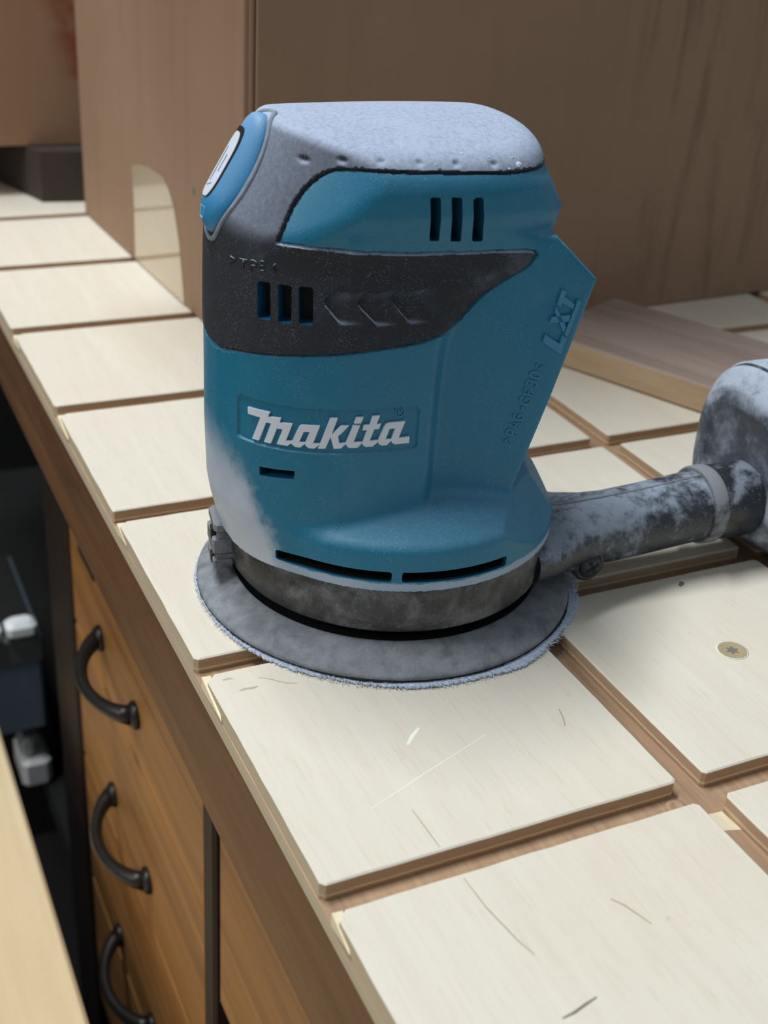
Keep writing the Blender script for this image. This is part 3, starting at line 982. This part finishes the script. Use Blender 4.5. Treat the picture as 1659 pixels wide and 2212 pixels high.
# --- chevrons moulded in the lower rubber
chev_f = []
for c in FEAT['chev']:
    c = smooth_line(c, 3)
    P = [tuple(p) for p in c]+[(p[0]+8.5, p[1]) for p in c[::-1]]
    f = (lambda P: (lambda V: np.where(NEAR(V), poly_sd(P, V[:, 0], V[:, 2]), 9.0)))(P)
    chev_f.append((f, c))
    for off in (0.0, -0.4):
        V, T, _, _ = cut(V, T, f(V)-off)

# --- openings
def opening_fields():
    L = []
    def quad(q, r=0.35):
        q = np.array(q)
        return lambda V: np.where(NEAR(V), poly_sd(q, V[:, 0], V[:, 2])-0.1, 9.0)
    for q in FEAT['vent_low']: L.append((quad(q), 4.5, 'vent', teal_plain, 0.55))
    for q in FEAT['vent_up']: L.append((quad(q), 5.0, 'vent', teal_plain, 0.9))
    L.append((quad(FEAT['slot']), 4.0, 'vent', teal_plain, 0.9))
    for a0, a1 in ((-150.8, -112.3), (-109.1, -71.8)):
        def f(V, a0=a0, a1=a1):
            th = np.degrees(np.arctan2(V[:, 1], V[:, 0]))
            s = np.radians(th-(a0+a1)/2)*51.9
            hw = math.radians(a1-a0)/2*51.9
            r = np.hypot(V[:, 0], V[:, 1])
            d = rrect(s, V[:, 2], -hw, hw, 29.6, 32.9, 0.6)
            return np.where((r > 40) & (V[:, 2] < 40), d, 9.0)
        L.append((f, 5.0, 'exhaust_slot', teal_plain, 0.9))
    return L
openings = opening_fields()
cut_loops = []
for f, depth, nm, wm, dk in openings:
    V, T, fv, _ = cut(V, T, f(V))
    fv = f(V)
    cen_ = fv[T].mean(1)
    inside = cen_ < 0
    # boundary edges of the removed patch
    Ti = T[inside]
    E = np.concatenate([Ti[:, [0, 1]], Ti[:, [1, 2]], Ti[:, [2, 0]]])
    key = np.sort(E, 1)
    u, inv, cnt = np.unique(key, axis=0, return_inverse=True, return_counts=True)
    be = E[cnt[inv.ravel()] == 1]
    cut_loops.append((be, Ti.copy(), depth, nm, wm, dk))
    T = T[~inside]

# --- displacement: seam, recess, chevrons, dimples
N = unit(grad(V))
d_r = rsd(V)
disp = np.zeros(len(V))
seam = np.abs(d_r) < 0.2
disp += np.where(seam, -0.9, 0)
disp += np.where(d_r < -0.4, 0.25, 0)
pd_ = pan(V)
disp += np.where(pd_ < -0.3, -0.65, 0)
for f, c in chev_f:
    fv = f(V)
    xl = np.interp(V[:, 2], np.sort(c[:, 1]), c[np.argsort(c[:, 1]), 0])
    ramp = np.clip(1-(V[:, 0]-xl)/8.0, 0, 1)
    zz = np.clip(np.minimum(V[:, 2]-c[:, 1].min(), c[:, 1].max()-V[:, 2])/1.2, 0, 1)
    disp += np.where(fv < -0.3, -0.75*ramp*zz, 0)
for i, (dx, dz) in enumerate(FEAT['dim']):
    q = np.hypot(V[:, 0]-dx, (V[:, 2]-dz)*1.6)
    disp += np.where(NEAR(V), -(0.5 if i < 6 else 0.3)*np.exp(-(q/0.95)**4), 0)
V = V+N*disp[:, None]

# --- build vents from the removed patches
for be, Ti, depth, nm, wm, dk in cut_loops:
    ids = np.unique(be)
    mp = {int(v): i for i, v in enumerate(ids)}
    nn = N[ids].copy(); nn[:, 2] = 0
    nn = unit(nn)
    rim = V[ids]+N[ids]*(-0.02)
    mean = unit(nn.mean(0)[None])[0]
    dirs = mean[None].repeat(len(ids), 0) if nm == 'vent' else nn
    mid_ = rim-dirs*1.1
    deep = rim-dirs*depth
    k = len(ids)
    Vv = [tuple(p) for p in rim]+[tuple(p) for p in mid_]+[tuple(p) for p in deep]
    Fv, mi = [], []
    for a, b in be:
        a, b = mp[int(a)], mp[int(b)]
        Fv.append((a, b, k+b, k+a)); mi.append(0)
        Fv.append((k+a, k+b, 2*k+b, 2*k+a)); mi.append(0 if nm == 'vent' else 1)
    # floor of the opening: the removed patch, pushed in
    allv = np.unique(Ti)
    extra = {}
    for v in allv:
        if int(v) in mp: extra[int(v)] = 2*k+mp[int(v)]
        else:
            extra[int(v)] = len(Vv)
            dv = mean if nm == 'vent' else unit((N[v]*np.array([1, 1, 0]))[None])[0]
            Vv.append(tuple(V[v]-dv*depth))
    for t3 in Ti:
        Fv.append(tuple(extra[int(q)] for q in t3)); mi.append(1)
    part(nm, Vv, Fv, [wm, dark], SAND, True, mi, auto=40)

# --- two shells
inside = d_r[T].mean(1) < 0
def shell(name, Tm, mat):
    ids = np.unique(Tm)
    rm = -np.ones(len(V), int); rm[ids] = np.arange(len(ids))
    return part(name, V[ids], rm[Tm], mat, SAND, True, auto=50)
shell('rubber_grip', T[inside], rubber)
shell('housing', T[~inside], teal)

# --- helpers that lay things on the housing
def ysurf(x, z, y0=-70.0, y1=-2.0):
    x, z = np.asarray(x, float), np.asarray(z, float)
    a = np.full(x.shape, y0); b = np.full(x.shape, y1)
    ys = np.linspace(y0, y1, 300)
    hit = np.full(x.shape, y1)
    done = np.zeros(x.shape, bool)
    for y in ys:
        f = F_body(x, np.full(x.shape, y), z)
        new = (f < 0) & ~done
        hit = np.where(new, y, hit); done |= new
    a = hit-(ys[1]-ys[0]); b = hit.copy()
    for _ in range(20):
        m = (a+b)/2
        f = F_body(x, m, z)
        b = np.where(f < 0, m, b); a = np.where(f < 0, a, m)
    return b

def on_surface(xz, off):
    xz = np.asarray(xz, float)
    y = ysurf(xz[:, 0], xz[:, 1])
    P = np.stack([xz[:, 0], y, xz[:, 1]], 1)
    return P+unit(grad(P))*off

def plate(name, rings, lo, hi, mat, step=2.0):
    """flat letter shapes given in side coordinates, wrapped on the housing as a thin plate"""
    out = MB()
    for rg in rings:
        bm = bmesh.new()
        loops = [[Vector((p[0], p[1], 0)) for p in r] for r in rg]
        flat = [p for r in loops for p in r]
        vs = [bm.verts.new(p) for p in flat]
        for t in tessellate_polygon(loops):
            try: bm.faces.new([vs[i] for i in t])
            except ValueError: pass
        xs = [p.x for p in flat]
        x = math.floor(min(xs)/step)*step
        while x < max(xs):
            bmesh.ops.bisect_plane(bm, geom=bm.verts[:]+bm.edges[:]+bm.faces[:], plane_co=(x, 0, 0), plane_no=(1, 0, 0))
            x += step
        bmesh.ops.recalc_face_normals(bm, faces=bm.faces[:])
        bm.verts.index_update()
        xz = np.array([(v.co.x, v.co.y) for v in bm.verts])
        A, B = on_surface(xz, hi), on_surface(xz, lo)
        k = len(xz)
        Fs = []
        for f in bm.faces:
            ii = [v.index for v in f.verts]
            p = A[ii]
            nrm = np.cross(p[1]-p[0], p[2]-p[0])
            if nrm[1] > 0: ii = ii[::-1]
            Fs.append(tuple(ii))
        cnt = {}
        for f in Fs:
            for i in range(len(f)):
                e = (f[i], f[(i+1) % len(f)])
                cnt[e] = cnt.get(e, 0)+1
        W = [(b, a, k+a, k+b) for (a, b) in cnt if (b, a) not in cnt]
        out.add(list(A)+list(B), Fs+W)
        bm.free()
    return out.build(name, mat, SAND)

plate('maker_lettering', FEAT['logo'], -0.75, 0.10, logo_m)['label'] = 'raised silver white italic lettering'
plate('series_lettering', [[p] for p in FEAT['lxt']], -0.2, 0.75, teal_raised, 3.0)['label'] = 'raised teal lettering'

def strokes(name, lines, r, mat, off):
    mb = MB()
    for ln in lines:
        P = smooth_line(ln, 3) if len(ln) > 3 else np.array(ln)
        mb.add(*tube(on_surface(P, off), r, 6))
    return mb.build(name, mat, SAND, True)
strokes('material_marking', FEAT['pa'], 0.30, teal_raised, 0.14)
strokes('rubber_marking', FEAT['tpe'], 0.22, rubber, 0.32)
rx, rz = FEAT['R']
circ = [(rx+1.38*math.cos(a), rz+1.45*math.sin(a)) for a in np.linspace(0, 2*math.pi, 25)]
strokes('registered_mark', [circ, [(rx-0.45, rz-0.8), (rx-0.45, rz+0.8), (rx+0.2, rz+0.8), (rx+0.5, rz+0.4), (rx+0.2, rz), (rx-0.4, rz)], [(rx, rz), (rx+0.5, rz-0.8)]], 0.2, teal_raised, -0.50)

# --- sloping switch with blue cover on the nose
tv = np.array([0.512, 0, 0.859]); nv = np.array([-0.859, 0, 0.512]); yv = np.array([0, 1.0, 0])
oc = np.array([-57.0+(134.6-126)*0.596, 0, 134.6])
def nose_pt(u, w):
    """point on the nose surface at u along the slope, w sideways"""
    p = oc+tv*u+yv*w
    s0, s1 = 14.0, -14.0
    for s in np.linspace(12, -14, 105):
        q = p+nv*s
        if F_body(*[np.array([k]) for k in q])[0] < 0:
            s1 = s; s0 = s+0.25; break
    for _ in range(16):
        m = (s0+s1)/2
        q = p+nv*m
        if F_body(*[np.array([k]) for k in q])[0] < 0: s1 = m
        else: s0 = m
    return p+nv*s1
HL, HW = 16.8, 9.0
def dome(h, w):
    return h if h < 0 else h-2.3*abs(w/HW)**2.0*min(1, h/3)
rings = []
for rho, h in ((1.0, -1.0), (1.0, 0.9), (0.985, 1.7), (0.94, 2.6), (0.85, 3.2), (0.6, 3.6), (0.3, 3.8), (0.05, 3.8)):
    R = []
    for i in range(56):
        a = 2*math.pi*i/56
        ca, sa = math.cos(a), math.sin(a)
        u = HL*rho*math.copysign(abs(ca)**0.9, ca); w = HW*rho*math.copysign(abs(sa)**0.9, sa)
        R.append(nose_pt(u, w)+nv*dome(h, w))
    rings.append(R)
V_, F_ = loft(rings, cap=False)
F_.append(tuple(7*56+i for i in range(56)))
sw = part('switch_cover', V_, F_, blue_cover, SAND, True)
sw['label'] = 'blue oval rubber switch cover'
# bezel lip around it
P = []
for i in range(64):
    a = 2*math.pi*i/64
    P.append(nose_pt((HL+1.5)*math.cos(a), (HW+1.5)*math.sin(a))+nv*0.2)
V_, F_ = tube(P, 0.75, 8, closed=True)
part('switch_bezel', V_, F_, plain('dusty_lip', (128, 136, 148), 0.8, 0, 0.35, 500), SAND, True)
# white window with dark frame
def oval_plate(u0, hl, hw, h, mat, name, expo=0.62):
    R0, R1, C_ = [], [], []
    for i in range(40):
        a = 2*math.pi*i/40
        ca, sa = math.cos(a), math.sin(a)
        u = u0+hl*math.copysign(abs(ca)**expo, ca); w = hw*math.copysign(abs(sa)**expo, sa)
        p = nose_pt(u, w)
        R0.append(p+nv*(dome(h, w)-0.5)); R1.append(p+nv*dome(h, w))
        C_.append(nose_pt(u0+(u-u0)*0.5, w*0.5)+nv*dome(h, w*0.5))
    V_, F_ = loft([R0, R1, C_], cap=False)
    F_.append(tuple(80+i for i in range(40)))
    o = part(name, V_, F_, mat, sw, True, auto=30)
    return o
oval_plate(0.9, 10.2, 3.5, 3.88, black_pl, 'switch_window_frame')
oval_plate(0.1, 9.4, 3.0, 3.98, plain('scratched_white_film', (206, 214, 228), 0.4, 0, 0.12, 700), 'switch_window')
mb = MB()
for ln in ([(5, 0.9), (-5, 0.7)], [(3, -1.2), (-2, -1.2)], [(-5.4, -1), (-6.4, 1)]):
    mb.add(*tube([nose_pt(*q)+nv*(dome(3.98, q[1])+0.02) for q in ln], 0.12, 6))
mb.build('switch_symbols', plain('faint_grey_print', (120, 128, 140), 0.5), sw)
mb = MB()
mb.add(*tube([nose_pt(u, w)+nv*(dome(3.1, w)+0.1) for u, w in ((-11.8, -1.6), (-11.8, 1.6), (-14.4, 0.9), (-14.6, -0.9))], 0.22, 6, closed=True))
mb.build('arrow_mark', plain('light_blue_mark', (120, 196, 236), 0.4), sw)

# --- flecks of paint on the grip
def fleck(x, z, r, seed):
    g = random.Random(seed)
    pts = [(x+r*g.uniform(0.5, 1.1)*math.cos(a), z+r*g.uniform(0.3, 0.7)*math.sin(a)) for a in np.linspace(0, 2*math.pi, 9)[:-1]]
    A = on_surface(pts, 0.33); c = on_surface([(x, z)], 0.5)
    part('paint_fleck', list(A)+list(c), [(i, (i+1) % 8, 8) for i in range(8)], logo_m, SAND)
for i, (x, z, r) in enumerate(((14.6, 141.8, 1.2), (11.2, 141.0, 0.5), (13.2, 143.2, 0.35), (-1.2, 144.5, 0.35), (-9.6, 142.6, 0.3), (6, 143.6, 0.3))):
    fleck(x, z, r, i)

# --- dust skirt ring, hub and pad
mb = MB()
mb.add(*lathe([(42, 26.2), (51.2, 26.2), (51.5, 25.6), (51.4, 17.0), (51.1, 15.3), (50.5, 14.9), (50.45, 12.6), (49.6, 11.4), (47.5, 10.9), (42, 11.0)], 128))
mb.build('dust_ring', ring_m, SAND, auto=40)
mb = MB(); mb.add(*lathe([(42, 13), (42, 7.2), (49.3, 7.2), (49.3, 4)], 64)); mb.build('pad_hub', dark, SAND, auto=40)  # hub painted near-black to keep the gap under the ring in shade
mb = MB(); mb.add(*lathe([(49.3, 6.5), (49.4, 8.1), (50.3, 8.3), (59.4, 3.9), (60.3, 3.3), (60.8, 2.6), (60.7, 2.0), (20, 1.95)], 160))
mb.build('backing_pad', pad_m, SAND, auto=50)

def ragged_disc(rad, z0, z1, amp, n, cx, cy, seed, dr=0.0):
    g = np.random.RandomState(seed)
    w = sum(g.uniform(0.2, 1)*np.sin(np.linspace(0, 2*math.pi, n, endpoint=False)*k+g.uniform(0, 6)) for k in range(3, 12))
    w = w/np.abs(w).max()
    r = rad+amp*w+g.uniform(-amp*0.6, amp*0.35, n)
    a = np.linspace(0, 2*math.pi, n, endpoint=False)
    zz = g.uniform(-0.12, 0.12, n)
    R = [[(cx+(r[i]-q)*math.cos(a[i]), cy+(r[i]-q)*math.sin(a[i]), z+(zz[i] if q == 0 else 0)) for i in range(n)] for q, z in ((8, z0), (0.3, z0), (0, (z0+z1)/2), (0.25, z1), (6, z1+dr))]
    return loft(R, cap=False)
mb = MB(); mb.add(*ragged_disc(60.9, 1.2, 2.1, 0.35, 420, 0.2, 0, 3)); mb.build('hook_layer', hook_m, SAND, True)
mb = MB(); mb.add(*ragged_disc(62.4, 0.12, 1.1, 1.15, 900, 1.3, -0.2, 5)); mb.build('abrasive_mesh_disc', mesh_m, SAND, True)
# frayed threads along its rim
mb = MB()
for i in range(2600):
    a = NR.uniform(0, 2*math.pi)
    r0 = 61.6+NR.uniform(-0.8, 1.0)
    c0 = np.array([1.3+r0*math.cos(a), -0.2+r0*math.sin(a), NR.uniform(0.4, 1.6)])
    da = a+NR.uniform(-1.3, 1.3)
    L = NR.uniform(0.5, 2.1)
    c1 = c0+np.array([math.cos(da)*L, math.sin(da)*L, NR.uniform(-0.25, 0.5)])
    c1[2] = max(c1[2], 0.15)
    t_ = c1-c0; s_ = np.cross(t_, [0, 0, 1.0]); s_ = s_/(np.linalg.norm(s_)+1e-9)*0.09
    mb.add([c0-s_, c0+s_, c1+s_*0.5, c0+np.array([0, 0, 0.14])], [(0, 1, 2), (1, 3, 2), (3, 0, 2)])
o = mb.build('frayed_threads', plain('frayed_pale_threads', (206, 216, 232), 0.8), SAND)
o['kind'] = 'stuff'

# --- clip at the front of the ring
ca = math.radians(172)
def clip_pt(t, r, z):   # tangential, radial
    return (r*math.cos(ca)-t*math.sin(ca)*1.0, r*math.sin(ca)+t*math.cos(ca), z)
def clip_box(mb, t0, t1, r0, r1, z0, z1, b=0.5, mi=0):
    Vb, Fb = box(t0, t1, r0, r1, z0, z1, b)
    # local (t, r) -> world keeps handedness with t reversed
    mb.add([clip_pt(-t, r, z) for t, r, z in Vb], Fb, mi)
mb = MB()
clip_box(mb, -6, 7, 50.5, 56.8, 11.6, 15.2)
clip_box(mb, -6, 7, 50.5, 56.0, 15.2, 16.8, 0.3)
clip_box(mb, -6, 7, 50.5, 56.9, 16.8, 22.4)
clip_box(mb, -6, 7, 50.5, 55.6, 22.4, 24.4, 0.3)
clip_box(mb, -6.5, 6.4, 50.5, 56.6, 24.4, 28.2, 0.9)
rclip = mb.build('ring_clip', clip_m, SAND)
mb = MB()
clip_box(mb, -3.4, -0.2, 54, 57.1, 12.4, 15.9, 0.3)
clip_box(mb, -3.4, -0.2, 54, 57.1, 21.0, 24.9, 0.3)
mb.build('clip_notch', dark, rclip)

# --- dust duct, running rearwards to the dust box
ey, ez = (0, 1, 0), (0, 0, 1)
secs = [(34, -14, 18.8, 27, 7.6, 3.0), (42, -14, 18.8, 25.5, 7.8, 2.8), (49, -15.5, 19.0, 21, 8.4, 2.5), (56, -18, 18.8, 16.0, 10.0, 2.3), (63, -19.5, 18.4, 13.0, 11.5, 2.1),
        (70, -20, 18.4, 12.0, 12.0, 2.0), (85, -20, 19.2, 12.0, 12.0, 2.0), (100, -20, 20.4, 12.1, 12.1, 2.0), (112, -20, 21.0, 12.2, 12.2, 2.0)]
V_, F_ = loft([ell_ring((x, y, z), ey, ez, a, b, 56, e) for x, y, z, a, b, e in secs])
part('dust_duct', V_, F_, port_m, SAND, True, auto=50)
# moulding seam along the top of the duct
P = [(x, y-1.0, z+b-0.05) for x, y, z, a, b, e in secs[2:]]
V_, F_ = tube(smooth_line(P, 4), 0.35, 6)
part('duct_seam', V_, F_, clip_m, SAND, True)
mb = MB()
mb.add(*lathe([(11.5, 104.8), (12.9, 105.0), (13.5, 105.8), (13.5, 109.6), (13.2, 110.4), (12.9, 110.6)], 56, 'x', (0, -20, 21)))
mb.build('collar_rim', clip_m, SAND, auto=40)
mb = MB()
mb.add(*lathe([(12.9, 110.4), (13.1, 125.0), (11.5, 127.2)], 56, 'x', (0, -20, 21)))
mb.build('collar', caked('rubbed_black_collar', (18, 20, 25), 0.3, 0.58, 0.70, 40, 0.35, 0.6), SAND, True)
# dust box
cy_, cz_ = -14.0, 31.5
mb = MB()
mb.add(*lathe([(0.1, 126.2), (17.5, 126.2), (18.3, 125.6), (19.2, 125.2), (23.5, 125.6), (25.2, 126.8), (29.3, 131.6), (30.2, 133.2), (30.4, 135.2)], 72, 'x', (0, cy_, cz_), expo=3.0))
mb.build('dust_box_end', bin_dust_m, SAND, auto=40)
mb = MB()
mb.add(*lathe([(29.2, 134.6), (29.2, 136.6)], 72, 'x', (0, cy_, cz_), expo=3.0))
mb.build('dust_box_joint', dark, SAND, True)
mb = MB()
mb.add(*lathe([(29.0, 136.2), (31.0, 136.4), (31.6, 137.2), (31.6, 205), (30, 212), (20, 216), (0.1, 216)], 72, 'x', (0, cy_, cz_), expo=3.0))
mb.build('dust_box_body', bin_dust_m, SAND, auto=40)
mb = MB(); mb.add(*box(158, 200, 4, 20, 55, 68, 3)); mb.build('dust_box_latch', bin_dust_m, SAND)

# --- clamp under the duct with its screw
mb = MB()
mb.add(*tube([(41, -31.5, 20.5), (47, -31.6, 18.8), (53, -31.2, 16.8), (58, -30.5, 15.5)], [2.0, 1.9, 2.0, 2.4], 10))
mb.add(*tube([(41, -30.8, 14.6), (46, -30.9, 13.6), (51, -30.5, 12.2), (57, -30, 11.0)], [1.7, 1.6, 1.7, 2.0], 10))
mb.build('clamp_arm', port_m, SAND, True)
mb = MB()
mb.add(*lathe([(0.1, 0), (5.0, 0), (5.9, 0.8), (5.9, 14), (0.1, 14)], 36, 'y', (58.3, -32.2, 12.2)))
mb.build('clamp_lug', port_m, SAND, auto=40)
mb = MB()
mb.add(*lathe([(0.1, -1.9), (1.8, -1.8), (3.4, -1.25), (4.3, -0.3), (4.4, 0.3)], 32, 'y', (58.3, -32.2, 12.2)))
cscrew = mb.build('clamp_screw', screw_m, SAND, True)
mb = MB()
for da in (0.5, 0.5+math.pi/2):
    u = np.array([math.cos(da), 0, math.sin(da)]); w = np.array([-math.sin(da), 0, math.cos(da)])
    c = np.array([58.3, -34.2, 12.2])
    q = [c+u*s*2.3+w*r*0.55+np.array([0, dy, 0]) for dy in (0, 0.7) for s, r in ((-1, -1), (1, -1), (1, 1), (-1, 1))]
    mb.add(q, [(0, 1, 2, 3), (0, 4, 5, 1), (1, 5, 6, 2), (2, 6, 7, 3), (3, 7, 4, 0)])
mb.build('screw_cross', dark, cscrew)
